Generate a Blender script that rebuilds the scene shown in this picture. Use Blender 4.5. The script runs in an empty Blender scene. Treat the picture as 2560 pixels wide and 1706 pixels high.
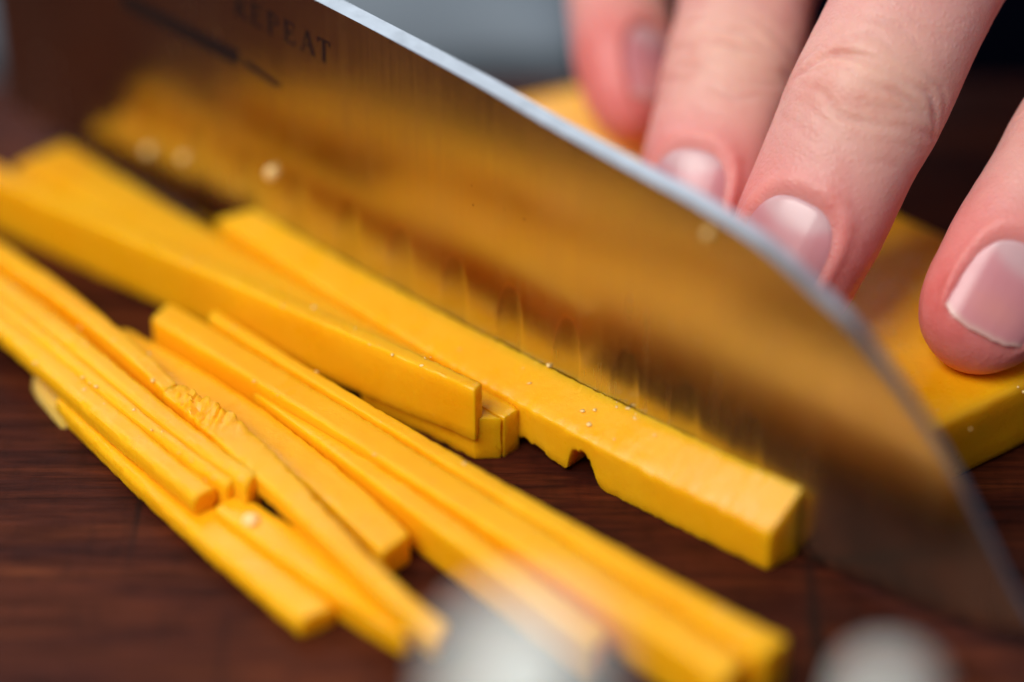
"""Knife slicing orange cheese on a dark wooden board - all measures in millimetres, scaled to metres on the meshes."""
import bpy, bmesh, math, random
import numpy as np
from mathutils import Vector, Matrix, noise

SC = bpy.context.scene
COL = SC.collection
MM = 0.001
random.seed(4)
rng = np.random.default_rng(7)

# ---------------------------------------------------------------- camera
EL = math.radians(36.0)
DIST = 320.0
cam = bpy.data.cameras.new('camera')
cam.lens = 100.0
cam.sensor_width = 36.0
cam.clip_start = 0.005
cam.clip_end = 20.0
cam.dof.use_dof = True
cam.dof.focus_distance = 0.2995
cam.dof.aperture_fstop = 3.9
cam.dof.aperture_blades = 0
cam_o = bpy.data.objects.new('camera', cam)
COL.objects.link(cam_o)
cam_o.location = (0, -DIST * math.cos(EL) * MM, DIST * math.sin(EL) * MM)
cam_o.rotation_euler = (math.radians(90) - EL, 0, 0)
SC.camera = cam_o

# ---------------------------------------------------------------- world and lamps
w = bpy.data.worlds.new('World')
SC.world = w
w.use_nodes = True
bg = w.node_tree.nodes['Background']
bg.inputs['Color'].default_value = (0.62, 0.72, 0.95, 1)
bg.inputs['Strength'].default_value = 0.16


def area(name, loc, target, sx, sy, power, color):
    l = bpy.data.lights.new(name, 'AREA')
    l.shape = 'RECTANGLE'
    l.size, l.size_y = sx, sy
    l.energy = power
    l.color = color
    o = bpy.data.objects.new(name, l)
    COL.objects.link(o)
    o.location = loc
    d = Vector(target) - Vector(loc)
    o.rotation_euler = d.to_track_quat('-Z', 'Y').to_euler()
    return o


area('window_light', (0.02, 0.58, 0.48), (0.0, 0, 0.02), 1.3, 0.40, 4.4, (0.90, 0.95, 1.0))
area('room_light', (-0.24, -0.22, 0.45), (-0.03, 0, 0), 0.34, 0.34, 3.7, (1.0, 0.955, 0.89))

SC.view_settings.view_transform = 'Standard'
SC.view_settings.look = 'None'
SC.view_settings.gamma = 1.0
SC.view_settings.exposure = 0.0
SC.view_settings.use_curve_mapping = False
SC.cycles.use_denoising = True
SC.cycles.max_bounces = 10
SC.cycles.diffuse_bounces = 5
SC.cycles.glossy_bounces = 5
SC.cycles.caustics_reflective = False
SC.cycles.caustics_refractive = False
SC.cycles.sample_clamp_indirect = 6.0


# ---------------------------------------------------------------- materials
def mat(name):
    m = bpy.data.materials.new(name)
    m.use_nodes = True
    nt = m.node_tree
    return m, nt, nt.nodes['Principled BSDF']


def N(nt, kind, **kw):
    n = nt.nodes.new(kind)
    for k, v in kw.items():
        if hasattr(n, k) and not k.startswith('i_'):
            setattr(n, k, v)
    return n


def L(nt, a, b):
    nt.links.new(a, b)


def coords(nt, scale, rot=(0, 0, 0)):
    tc = N(nt, 'ShaderNodeTexCoord')
    mp = N(nt, 'ShaderNodeMapping')
    mp.inputs['Scale'].default_value = scale
    mp.inputs['Rotation'].default_value = rot
    L(nt, tc.outputs['Object'], mp.inputs['Vector'])
    return mp.outputs['Vector']


def noise_tex(nt, vec, scale, detail=4, rough=0.5, dist=0.0):
    n = N(nt, 'ShaderNodeTexNoise')
    n.inputs['Scale'].default_value = scale
    n.inputs['Detail'].default_value = detail
    n.inputs['Roughness'].default_value = rough
    n.inputs['Distortion'].default_value = dist
    L(nt, vec, n.inputs['Vector'])
    return n.outputs['Fac']


def ramp(nt, fac, stops):
    r = N(nt, 'ShaderNodeValToRGB')
    e = r.color_ramp.elements
    while len(e) < len(stops):
        e.new(0.5)
    for i, (p, c) in enumerate(stops):
        e[i].position = p
        e[i].color = (*c, 1) if len(c) == 3 else c
    L(nt, fac, r.inputs['Fac'])
    return r.outputs['Color']


def bump(nt, b, fac, strength, dist, prev=None):
    n = N(nt, 'ShaderNodeBump')
    n.inputs['Strength'].default_value = strength
    n.inputs['Distance'].default_value = dist
    L(nt, fac, n.inputs['Height'])
    if prev is not None:
        L(nt, prev, n.inputs['Normal'])
    L(nt, n.outputs['Normal'], b.inputs['Normal'])
    return n.outputs['Normal']


def mix(nt, a, b_, fac, blend='MIX'):
    m = N(nt, 'ShaderNodeMix', data_type='RGBA', blend_type=blend)
    for sock, v in ((m.inputs[6], a), (m.inputs[7], b_)):
        if hasattr(v, 'is_linked'):
            L(nt, v, sock)
        else:
            sock.default_value = (*v, 1)
    if hasattr(fac, 'is_linked'):
        L(nt, fac, m.inputs[0])
    else:
        m.inputs[0].default_value = fac
    return m.outputs[2]


def cheese_material(name, c0, c1, c2, rough, sss=0.65):
    m, nt, b = mat(name)
    v = coords(nt, (1, 1, 1))
    n1 = noise_tex(nt, v, 90, 5, 0.6)
    col = ramp(nt, n1, [(0.25, c0), (0.5, c1), (0.8, c2)])
    n2 = noise_tex(nt, v, 1500, 3, 0.6)
    fl = ramp(nt, n2, [(0.70, (0, 0, 0)), (0.80, (1, 1, 1))])
    col = mix(nt, col, tuple(0.6 * a + 0.4 * c for a, c in zip(c2, (0.95, 0.75, 0.35))), fl)
    L(nt, col, b.inputs['Base Color'])
    n3 = noise_tex(nt, v, 260, 6, 0.65)
    L(nt, ramp(nt, n3, [(0.3, (rough - .10,) * 3), (0.7, (rough + .22,) * 3)]), b.inputs['Roughness'])
    b.inputs['Subsurface Weight'].default_value = sss
    b.inputs['Subsurface Radius'].default_value = (1.0, 0.94, 0.35)
    b.inputs['Subsurface Scale'].default_value = 0.0022
    b.inputs['IOR'].default_value = 1.42
    p = bump(nt, b, noise_tex(nt, v, 380, 7, 0.7), 0.5, 0.00018)
    bump(nt, b, noise_tex(nt, v, 1700, 3, 0.6), 0.25, 0.00006, p)
    return m


M_CHEESE = cheese_material('cheese', (0.90, 0.380, 0.003), (0.94, 0.432, 0.005), (0.955, 0.478, 0.009), 0.27)
M_CRUMB = cheese_material('cheese_crumb', (0.93, 0.58, 0.14), (0.94, 0.64, 0.24), (0.95, 0.70, 0.34), 0.6, 0.0)
M_TORN = cheese_material('cheese_torn', (0.93, 0.49, 0.02), (0.94, 0.53, 0.04), (0.95, 0.58, 0.10), 0.5, 0.0)
M_RIND = cheese_material('cheese_rind', (0.72, 0.40, 0.05), (0.80, 0.46, 0.08), (0.82, 0.50, 0.14), 0.30)

# board wood: grain along x
M_WOOD, nt, b = mat('dark_wood')
v = coords(nt, (1.0, 7.5, 7.5))
g1 = noise_tex(nt, v, 28, 6, 0.62, 0.6)
g2 = noise_tex(nt, coords(nt, (1.0, 16, 16)), 75, 5, 0.65, 0.2)
g3 = noise_tex(nt, coords(nt, (9, 3, 3)), 60, 4, 0.6)
c = ramp(nt, g1, [(0.26, (0.016, 0.0035, 0.003)), (0.45, (0.046, 0.0085, 0.004)), (0.60, (0.085, 0.018, 0.006)), (0.78, (0.150, 0.042, 0.011))])
c2 = ramp(nt, g2, [(0.34, (0.22, 0.2, 0.2)), (0.55, (1, 1, 1)), (0.75, (1.6, 1.5, 1.35))])
c = mix(nt, c, c2, 0.7, 'MULTIPLY')
c3 = ramp(nt, g3, [(0.35, (0.6, 0.6, 0.6)), (0.5, (1, 1, 1))])
c = mix(nt, c, c3, 0.5, 'MULTIPLY')
sc = noise_tex(nt, coords(nt, (150, 3.2, 1), (0, 0, math.radians(24))), 2.0, 2, 0.5)
scar = ramp(nt, sc, [(0.66, (0, 0, 0)), (0.70, (1, 1, 1)), (0.74, (0, 0, 0))])
c = mix(nt, c, (0.012, 0.004, 0.003), scar)
L(nt, c, b.inputs['Base Color'])
L(nt, ramp(nt, g2, [(0.3, (0.66,) * 3), (0.7, (0.46,) * 3)]), b.inputs['Roughness'])
b.inputs['Specular IOR Level'].default_value = 0.09
p = bump(nt, b, g2, 0.5, 0.0003)
bump(nt, b, g3, 0.25, 0.0002, p)

# blade steel
M_STEEL, nt, b = mat('blade_steel')
b.inputs['Metallic'].default_value = 1.0
v = coords(nt, (1, 1, 1))
nn = noise_tex(nt, v, 45, 4, 0.6)
sp = noise_tex(nt, v, 900, 2, 0.5)
col = ramp(nt, nn, [(0.3, (0.56, 0.50, 0.38)), (0.7, (0.62, 0.555, 0.43))])
col = mix(nt, col, (0.16, 0.11, 0.08), ramp(nt, sp, [(0.745, (0, 0, 0)), (0.80, (0.6,) * 3)]))
hol = N(nt, 'ShaderNodeVertexColor', layer_name='hollow')  # painted shading of the hollows, tints the steel dark inside and light along rims
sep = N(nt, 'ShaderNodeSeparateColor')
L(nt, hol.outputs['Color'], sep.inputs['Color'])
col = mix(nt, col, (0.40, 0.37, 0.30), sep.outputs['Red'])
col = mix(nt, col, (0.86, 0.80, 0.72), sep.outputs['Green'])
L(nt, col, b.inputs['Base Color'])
rgh = ramp(nt, nn, [(0.3, (0.18,) * 3), (0.7, (0.28,) * 3)])
SDIR = (-0.745, 0.667)
rotz = -math.atan2(SDIR[1], SDIR[0])
br = noise_tex(nt, coords(nt, (220, 60, 2.5), (0, 0, rotz)), 10, 3, 0.6)
L(nt, mix(nt, rgh, ramp(nt, br, [(0.35, (0.8,) * 3), (0.65, (1.2,) * 3)]), 0.45, 'MULTIPLY'), b.inputs['Roughness'])
bump(nt, b, br, 0.008, 0.0001)

M_SPINE, nt, b = mat('spine_steel')
b.inputs['Metallic'].default_value = 1.0
b.inputs['Base Color'].default_value = (0.33, 0.355, 0.385, 1)
n = noise_tex(nt, coords(nt, (1, 1, 1)), 500, 3, 0.6)
L(nt, ramp(nt, n, [(0.3, (0.34,) * 3), (0.7, (0.46,) * 3)]), b.inputs['Roughness'])
bump(nt, b, n, 0.15, 0.0001)

M_ETCH, nt, b = mat('etched_steel')
b.inputs['Base Color'].default_value = (0.022, 0.013, 0.012, 1)
b.inputs['Roughness'].default_value = 0.9
b.inputs['Specular IOR Level'].default_value = 0.0

M_HANDLE, nt, b = mat('handle_black')
n = noise_tex(nt, coords(nt, (1, 1, 1)), 300, 4)
L(nt, ramp(nt, n, [(0.3, (0.012,) * 3), (0.7, (0.022,) * 3)]), b.inputs['Base Color'])
b.inputs['Roughness'].default_value = 0.42

# counter behind the board
M_COUNTER, nt, b = mat('navy_counter')
n = noise_tex(nt, coords(nt, (1, 1, 1)), 40, 6, 0.6)
L(nt, ramp(nt, n, [(0.3, (0.0007, 0.0008, 0.0024)), (0.7, (0.0015, 0.0018, 0.0045))]), b.inputs['Base Color'])
b.inputs['Roughness'].default_value = 0.9
b.inputs['Specular IOR Level'].default_value = 0.0

M_CLOTH, nt, b = mat('grey_cloth')
v = coords(nt, (1, 1, 1))
n = noise_tex(nt, v, 60, 5)
L(nt, ramp(nt, n, [(0.3, (0.165, 0.205, 0.245)), (0.7, (0.225, 0.27, 0.315))]), b.inputs['Base Color'])
b.inputs['Roughness'].default_value = 0.9
wv = N(nt, 'ShaderNodeTexWave')
wv.inputs['Scale'].default_value = 400
L(nt, v, wv.inputs['Vector'])
bump(nt, b, wv.outputs['Fac'], 0.3, 0.0004)

# garlic skin
M_GARLIC, nt, b = mat('garlic_skin')
v = coords(nt, (1, 1, 0.25))
n = noise_tex(nt, v, 160, 5, 0.6)
L(nt, ramp(nt, n, [(0.3, (0.62, 0.66, 0.62)), (0.6, (0.76, 0.79, 0.75)), (0.85, (0.70, 0.67, 0.66))]), b.inputs['Base Color'])
b.inputs['Roughness'].default_value = 0.55
b.inputs['Subsurface Weight'].default_value = 0.2
b.inputs['Subsurface Radius'].default_value = (1, .8, .6)
b.inputs['Subsurface Scale'].default_value = 0.002
bump(nt, b, n, 0.5, 0.0004)

# skin: colour comes from the vertex colours of the hand (flushed tips, paler knuckles)
M_SKIN, nt, b = mat('skin')
at = N(nt, 'ShaderNodeVertexColor', layer_name='tone')
v = coords(nt, (1, 1, 1))
mot = noise_tex(nt, v, 130, 5, 0.65)
col = mix(nt, at.outputs['Color'], ramp(nt, mot, [(0.3, (0.90, 0.68, 0.66)), (0.5, (1, 1, 1)), (0.72, (1.05, 1.09, 1.06))]), 0.9, 'MULTIPLY')
L(nt, col, b.inputs['Base Color'])
b.inputs['Subsurface Weight'].default_value = 0.6
b.inputs['Subsurface Radius'].default_value = (1.0, 0.32, 0.16)
b.inputs['Subsurface Scale'].default_value = 0.0036
b.inputs['Roughness'].default_value = 0.41
b.inputs['IOR'].default_value = 1.4
vo = N(nt, 'ShaderNodeTexVoronoi', feature='DISTANCE_TO_EDGE')
vo.inputs['Scale'].default_value = 1500
L(nt, v, vo.inputs['Vector'])
p = bump(nt, b, vo.outputs['Distance'], 0.5, 0.00018)
bump(nt, b, noise_tex(nt, v, 600, 5, 0.75), 0.45, 0.0002, p)

M_NAIL, nt, b = mat('fingernail')
at = N(nt, 'ShaderNodeVertexColor', layer_name='tone')
L(nt, at.outputs['Color'], b.inputs['Base Color'])
b.inputs['Subsurface Weight'].default_value = 0.25
b.inputs['Subsurface Radius'].default_value = (1.0, 0.45, 0.3)
b.inputs['Subsurface Scale'].default_value = 0.0015
b.inputs['Roughness'].default_value = 0.27
b.inputs['IOR'].default_value = 1.5


# ---------------------------------------------------------------- mesh helpers
def link(name, verts, faces, material, parent=None, smooth=True, sharp=None):
    me = bpy.data.meshes.new(name)
    me.from_pydata([tuple(float(a) * MM for a in p) for p in verts], [], faces)
    me.validate()
    o = bpy.data.objects.new(name, me)
    COL.objects.link(o)
    if material is not None:
        me.materials.append(material)
    if smooth:
        me.polygons.foreach_set('use_smooth', [True] * len(me.polygons))
    if sharp is not None:
        me.set_sharp_from_angle(angle=math.radians(sharp))
    if parent is not None:
        o.parent = parent
        o.matrix_parent_inverse = parent.matrix_world.inverted()
    return o


def tag(o, label, cat, group=None):
    o['label'] = label
    o['category'] = cat
    if group:
        o['group'] = group
    return o


def empty(name, loc):
    o = bpy.data.objects.new(name, None)
    COL.objects.link(o)
    o.location = Vector(loc) * MM
    o.matrix_world = Matrix.Translation(Vector(loc) * MM)
    o.empty_display_size = 0.01
    return o


def fbm(p, s, seed=0.0):
    q = Vector((p[0] / s + seed, p[1] / s + seed * 1.7, p[2] / s - seed * 0.6))
    return noise.fractal(q, 1.0, 2.0, 3)


def wob(a, b_=0.0, c_=0.0):
    """cheap smooth pseudo-noise for numpy arrays, about -1..1"""
    return 0.5 * (np.sin(1.7 * a + 2.3 * b_ + c_) * np.cos(2.9 * b_ - 0.7 * a + 1.3 * c_) + np.sin(3.1 * a - 1.9 * b_ + 2.1 * c_ + 1.1) * 0.7 + np.sin(5.3 * b_ + 4.1 * a + 0.6 * c_) * 0.3)


def interp(xs, ys, x):
    """monotone cubic through (xs, ys); xs ascending"""
    xs = np.asarray(xs, float); ys = np.asarray(ys, float)
    h = np.diff(xs); dl = np.diff(ys) / h
    m = np.zeros(len(xs)); m[0] = dl[0]; m[-1] = dl[-1]
    for i in range(1, len(xs) - 1):
        m[i] = 0 if dl[i - 1] * dl[i] <= 0 else 2 * dl[i - 1] * dl[i] / (dl[i - 1] + dl[i])
    x = np.clip(np.asarray(x, float), xs[0], xs[-1])
    i = np.clip(np.searchsorted(xs, x) - 1, 0, len(xs) - 2)
    t = (x - xs[i]) / h[i]
    return ((1 + 2 * t) * (1 - t) ** 2 * ys[i] + t * (1 - t) ** 2 * h[i] * m[i] + t * t * (3 - 2 * t) * ys[i + 1] + t * t * (t - 1) * h[i] * m[i + 1])


def rounded_slab(name, x0, x1, y0, y1, z0, z1, r, material, parent=None):
    bm = bmesh.new()
    bmesh.ops.create_cube(bm, size=1)
    for vv in bm.verts:
        vv.co = Vector(((x0 + x1) / 2 + vv.co.x * (x1 - x0), (y0 + y1) / 2 + vv.co.y * (y1 - y0), (z0 + z1) / 2 + vv.co.z * (z1 - z0))) * MM
    bmesh.ops.bevel(bm, geom=bm.edges[:], offset=r * MM, segments=4, affect='EDGES', profile=0.5)
    me = bpy.data.meshes.new(name)
    bm.to_mesh(me); bm.free()
    me.materials.append(material)
    me.polygons.foreach_set('use_smooth', [True] * len(me.polygons))
    me.set_sharp_from_angle(angle=math.radians(35))
    o = bpy.data.objects.new(name, me)
    COL.objects.link(o)
    if parent is not None:
        o.parent = parent
        o.matrix_parent_inverse = parent.matrix_world.inverted()
    return o


# ---------------------------------------------------------------- setting
counter = link('counter', [(-1500, -900, -30), (1500, -900, -30), (1500, 1500, -30), (-1500, 1500, -30)], [(0, 1, 2, 3)], M_COUNTER, smooth=False)
counter['kind'] = 'structure'
BOARD_BACK = 59.0
board = rounded_slab('cutting_board', -210, 190, -190, BOARD_BACK, -29.9, 0, 3.0, M_WOOD)
tag(board, 'dark reddish brown wooden cutting board with horizontal grain under the cheese', 'cutting board')

# ---------------------------------------------------------------- cut cheese sticks
# rows along each stick: near top edge x, y | far top edge x, y | z of near top edge | height | z of far top edge
STICKS = {
    'A1': [[-49.64, -14.27, -45.93, -9.2, 2.52, 2.52, 2.52], [-44.06, -20.93, -40.21, -15.69, 2.52, 2.52, 2.52], [-40.95, -25.69, -37.11, -20.93, 2.52, 2.52, 2.52], [-33.29, -36.39, -29.68, -33.9, 2.52, 2.52, 2.52], [-24.52, -45.58, -20.67, -42.98, 2.52, 2.52, 2.52], [-20.92, -49.98, -16.88, -47.08, 2.52, 2.52, 2.52]],
    'S': [[-60.09, -0.65, -57.47, 2.14, 5.04, 2.52, 5.04], [-56.29, -5.37, -53.67, -2.64, 5.04, 2.52, 5.04], [-52.52, -10.04, -49.91, -7.39, 5.04, 2.52, 5.04], [-47.83, -15.53, -45.22, -12.95, 5.04, 2.52, 5.04], [-42.79, -22.04, -40.2, -19.55, 5.04, 2.52, 5.04], [-37.41, -28.53, -34.83, -26.12, 5.04, 2.52, 5.04], [-34.07, -32.4, -31.49, -30.05, 5.04, 2.52, 5.04], [-32.58, -33.96, -30.0, -31.62, 5.04, 2.52, 5.04]],
    'R': [[-61.05, 3.09, -59.18, 5.61, 5.58, 5.58, 5.58], [-56.71, -2.03, -54.84, 0.43, 5.58, 5.58, 5.58], [-52.44, -6.71, -50.57, -4.31, 5.58, 5.58, 5.58], [-45.77, -14.76, -43.9, -12.45, 5.58, 5.58, 5.58], [-40.17, -20.95, -38.3, -18.72, 5.58, 5.58, 5.58], [-35.22, -26.81, -33.35, -24.65, 5.58, 5.58, 5.58], [-32.45, -29.54, -30.57, -27.41, 5.58, 5.58, 5.58], [-29.4, -32.62, -27.51, -30.53, 5.58, 5.58, 5.58]],
    'Q': [[-61.75, 5.18, -60.16, 8.38, 6.21, 6.21, 6.21], [-56.94, 0.0, -55.33, 3.12, 6.21, 6.21, 6.21], [-52.29, -4.81, -50.66, -1.77, 6.21, 6.21, 6.21], [-49.6, -7.58, -47.97, -4.59, 6.21, 6.21, 6.21], [-47.07, -10.76, -45.43, -7.81, 6.21, 6.21, 6.21], [-38.82, -20.53, -37.16, -17.73, 6.21, 6.21, 6.21], [-33.08, -27.61, -31.41, -24.92, 6.21, 6.21, 6.21], [-28.43, -31.97, -26.75, -29.34, 6.21, 6.21, 6.21], [-27.2, -33.08, -25.52, -30.46, 6.21, 6.21, 6.21]],
    'P': [[-64.84, 13.38, -63.16, 15.88, 6.48, 6.48, 6.48], [-60.16, 8.23, -58.47, 10.66, 6.48, 6.48, 6.48], [-51.63, 0.39, -49.94, 2.89, 6.48, 6.48, 6.48], [-44.21, -7.96, -42.81, -6.09, 6.48, 6.48, 6.48], [-40.12, -13.67, -38.48, -11.64, 6.48, 6.48, 6.48], [-37.08, -17.87, -35.5, -16.24, 6.48, 6.48, 6.48]],
    'U': [[-36.81, -18.2, -35.42, -16.29, 6.3, 2.52, 6.3], [-34.86, -21.34, -33.12, -17.7, 6.3, 2.52, 6.3], [-31.19, -25.44, -29.56, -21.34, 6.3, 2.52, 6.3], [-25.97, -31.43, -24.4, -27.46, 6.3, 2.52, 6.3], [-23.16, -36.5, -20.0, -33.81, 6.12, 2.43, 6.12], [-18.79, -41.36, -17.23, -38.99, 5.94, 2.43, 5.94], [-12.85, -49.22, -12.0, -45.64, 5.58, 2.34, 5.58], [-7.64, -55.76, -6.17, -52.9, 5.22, 2.34, 5.22]],
    'T': [[-30.22, -33.93, -27.59, -31.02, 3.6, 3.6, 3.6], [-27.5, -37.43, -24.46, -34.57, 3.6, 3.6, 3.6], [-22.91, -42.04, -19.34, -38.69, 3.6, 3.6, 3.6], [-16.11, -47.72, -12.69, -44.73, 3.24, 3.24, 3.24], [-10.86, -52.59, -7.82, -49.97, 2.88, 2.88, 2.88]],
    'V': [[-44.52, -5.23, -42.18, -2.36, 3.96, 3.96, 3.96], [-38.05, -12.59, -35.49, -8.94, 3.96, 3.96, 3.96], [-30.55, -19.67, -28.66, -15.6, 3.96, 3.96, 3.96], [-25.76, -24.48, -23.06, -20.71, 3.96, 3.96, 3.96], [-19.83, -31.79, -16.62, -27.5, 3.96, 3.96, 3.96], [-15.76, -37.55, -12.47, -33.41, 3.96, 3.96, 3.96], [-13.38, -41.6, -10.69, -38.18, 3.96, 3.96, 3.96]],
    'W': [[-27.46, -15.34, -26.4, -13.41, 4.14, 4.14, 4.14], [-22.98, -21.44, -21.81, -19.22, 4.68, 4.68, 4.68], [-16.86, -28.6, -15.59, -26.53, 5.04, 5.04, 5.04], [-10.34, -35.62, -8.91, -32.79, 5.04, 5.04, 5.04], [-5.26, -41.65, -3.61, -38.85, 5.04, 5.04, 5.04], [0.78, -48.6, 2.56, -45.61, 5.04, 5.04, 5.04], [7.64, -56.13, 9.62, -53.56, 5.04, 5.04, 5.04]],
    'E': [[-39.42, -3.7, -37.64, -0.18, 5.85, 5.85, 5.85], [-30.63, -12.67, -28.62, -9.02, 5.85, 5.85, 5.85], [-23.88, -19.08, -21.76, -15.54, 5.85, 5.85, 5.85], [-16.63, -25.81, -14.48, -22.27, 5.85, 5.85, 5.85], [-9.55, -32.63, -7.42, -29.02, 5.85, 5.85, 5.85], [-1.6, -40.2, 0.73, -36.55, 5.85, 5.85, 5.85], [10.59, -52.74, 13.04, -49.23, 5.85, 5.85, 5.85], [19.46, -62.36, 22.13, -58.71, 5.85, 5.85, 5.85]],
    'F': [[-33.12, -3.58, -32.61, -2.2, 6.03, 6.03, 6.03], [-26.74, -10.88, -25.65, -8.97, 6.03, 6.03, 6.03], [-17.99, -19.03, -16.12, -18.33, 6.03, 6.03, 6.03], [-6.79, -29.64, -4.95, -28.65, 6.03, 6.03, 6.03], [6.94, -42.64, 8.96, -41.03, 6.03, 6.03, 6.03], [23.44, -58.91, 26.28, -56.38, 6.03, 6.03, 6.03]],
    'D': [[-63.18, 23.78, -61.97, 26.82, 7.2, 7.2, 7.2], [-59.96, 21.41, -58.75, 24.45, 7.2, 7.2, 7.2], [-54.4, 17.31, -53.2, 19.86, 7.2, 7.2, 7.2], [-45.92, 11.45, -44.83, 13.93, 7.38, 7.38, 7.38], [-38.98, 5.39, -38.0, 7.8, 7.92, 7.47, 7.92], [-30.78, -1.61, -29.94, 0.56, 8.64, 7.47, 8.64], [-18.14, -11.6, -17.24, -9.69, 9.54, 7.2, 9.54], [-13.9, -14.9, -12.81, -13.16, 9.72, 7.02, 9.72], [-7.55, -19.57, -6.53, -17.88, 9.81, 6.93, 9.81], [-4.08, -22.15, -3.26, -20.76, 9.81, 6.84, 9.81]],
    'C': [[-58.63, 26.61, -53.97, 32.52, 6.21, 6.21, 6.21], [-52.55, 21.38, -46.05, 24.51, 6.21, 6.21, 6.21], [-43.73, 13.62, -38.08, 16.62, 6.21, 6.21, 6.21], [-38.01, 9.11, -34.23, 12.79, 6.21, 6.21, 6.21], [-29.55, 2.49, -26.14, 5.1, 6.21, 6.21, 6.21], [-22.06, -3.22, -19.6, -1.31, 6.21, 6.21, 6.21], [-15.22, -8.7, -13.3, -7.73, 6.21, 6.21, 6.21], [-10.34, -12.36, -8.64, -11.27, 6.21, 6.21, 6.21]],
    'K': [[-16.4, -12.23, -14.29, -10.78, 5.58, 5.58, 5.58], [-9.37, -17.24, -6.84, -15.83, 5.58, 5.58, 5.58], [-4.13, -21.43, -0.97, -21.09, 5.58, 5.58, 5.58]],
    'L': [[-12.1, -11.87, -10.42, -10.04, 5.31, 5.31, 5.31], [-5.97, -16.89, -3.86, -14.39, 5.31, 5.31, 5.31], [-0.93, -20.88, 0.76, -19.21, 5.31, 5.31, 5.31]],
    'G': [[-34.26, 13.95, -29.3, 13.38, 7.2, 7.2, 8.95], [-19.63, -0.37, -16.73, 2.44, 6.74, 6.74, 8.04], [-5.88, -13.54, -2.81, -9.62, 6.28, 6.28, 8.11], [4.53, -22.64, 8.22, -19.17, 5.82, 5.82, 8.09], [13.16, -30.25, 16.93, -26.72, 5.36, 5.36, 8.08], [26.06, -39.56, 28.76, -36.93, 4.9, 4.9, 8.96]],
}


def section(n0, f0, zn, zf, hn, hf, r):
    """closed outline of one cross-section: near bottom -> near top -> far top -> far bottom"""
    n0 = np.array(n0); f0 = np.array(f0)
    c = [np.array([*n0, zn - hn]), np.array([*n0, zn]), np.array([*f0, zf]), np.array([*f0, zf - hf])]
    out = []
    for i in range(4):
        a, p, q = c[i - 1], c[i], c[(i + 1) % 4]
        u = (a - p) / max(np.linalg.norm(a - p), 1e-6); vv = (q - p) / max(np.linalg.norm(q - p), 1e-6)
        rr = min(r, 0.4 * np.linalg.norm(a - p), 0.4 * np.linalg.norm(q - p))
        out += [p + u * rr, p + (u + vv) * rr * 0.30, p + vv * rr]
        for s in (0.2, 0.4, 0.6, 0.8):
            e = p + vv * rr; g = q - vv * rr
            out.append(e + (g - e) * s)
    return np.array(out)


def build_stick(name, rows, seed, r=0.38, hn_fn=None, step=0.8, amp=1.0, deg=2, rag=None, gap=0.0):
    R = np.array(rows, float)
    mid = (R[:, 0:2] + R[:, 2:4]) / 2
    acc = np.concatenate([[0], np.cumsum(np.linalg.norm(np.diff(mid, axis=0), axis=1))])
    n = max(6, int(acc[-1] / step))
    ts = np.linspace(0, acc[-1], n)
    deg = min(deg, len(acc) - 1)
    cols = [np.polyval(np.polyfit(acc, R[:, i], deg), ts) for i in range(7)]
    rings = []
    for i, t in enumerate(ts):
        x0, y0, x1, y1, zn, h, zf = [cc[i] for cc in cols]
        hn = h if hn_fn is None else hn_fn(t, h)
        hf = h + (zf - zn)
        if gap:                                   # the pieces never press together quite
            l_ = math.hypot(x1 - x0, y1 - y0)
            g_ = min(gap, 0.18 * l_) / l_
            x1 += (x0 - x1) * g_; y1 += (y0 - y1) * g_
        rings.append(section((x0, y0), (x1, y1), zn, zf, hn, hf, r))
    # rounded ends
    def cap(ring, nxt):
        d = ring.mean(0) - nxt.mean(0); d /= np.linalg.norm(d)
        c = ring.mean(0)
        return [c + (ring - c) * 0.985 + d * 0.10, c + (ring - c) * 0.94 + d * 0.16, c + (ring - c) * 0.5 + d * 0.18]
    a = cap(rings[0], rings[1]); z = cap(rings[-1], rings[-2])
    rings = a[::-1] + rings + z
    m = len(rings[0])
    V = []
    for ring in rings:
        c = ring.mean(0)
        for k, p in enumerate(ring):
            d = p - c
            dn = d / (np.linalg.norm(d) + 1e-6)
            corner = 1.0 if (k % 7) in (0, 1, 2) else 0.0
            disp = 0.09 * fbm(p, 13.0, seed) + 0.035 * fbm(p, 2.5, seed + 3) + corner * 0.11 * fbm(p, 0.8, seed + 5)
            q = p + dn * disp * amp
            if rag is not None and k in range(7, 17):      # torn, crumbly top
                ww = math.exp(-((np.linalg.norm(p[:2] - rag[0]) / rag[1]) ** 4))
                q = q + np.array([0, 0, ww * (0.10 + 0.75 * max(0.0, fbm(p, 1.5, 4.4)) + 0.45 * abs(fbm(p, 0.55, 8.1)))]) + dn * ww * 0.5 * fbm(p, 0.9, 2.7)
            V.append(q)
    F = []
    nr = len(rings)
    for i in range(nr - 1):
        for k in range(m):
            F.append((i * m + k, i * m + (k + 1) % m, (i + 1) * m + (k + 1) % m, (i + 1) * m + k))
    F.append(tuple(range(m)))
    F.append(tuple((nr - 1) * m + k for k in reversed(range(m))))
    F = [tuple(reversed(f)) for f in F]
    base = V[0]
    return V, F


def lump(p, r, seed, n=2, squash=(1, 1, 1), rag=0.38):
    bm = bmesh.new()
    bmesh.ops.create_icosphere(bm, subdivisions=n, radius=1.0)
    vs = []
    for vv in bm.verts:
        q = vv.co.normalized()
        k = r * (1 + rag * noise.noise(Vector((q.x * 1.7 + seed, q.y * 1.7, q.z * 1.7 - seed))))
        vs.append((p[0] + q.x * k * squash[0], p[1] + q.y * k * squash[1], p[2] + q.z * k * squash[2]))
    fs = [tuple(vv.index for vv in f.verts) for f in bm.faces]
    bm.free()
    return vs, fs


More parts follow.
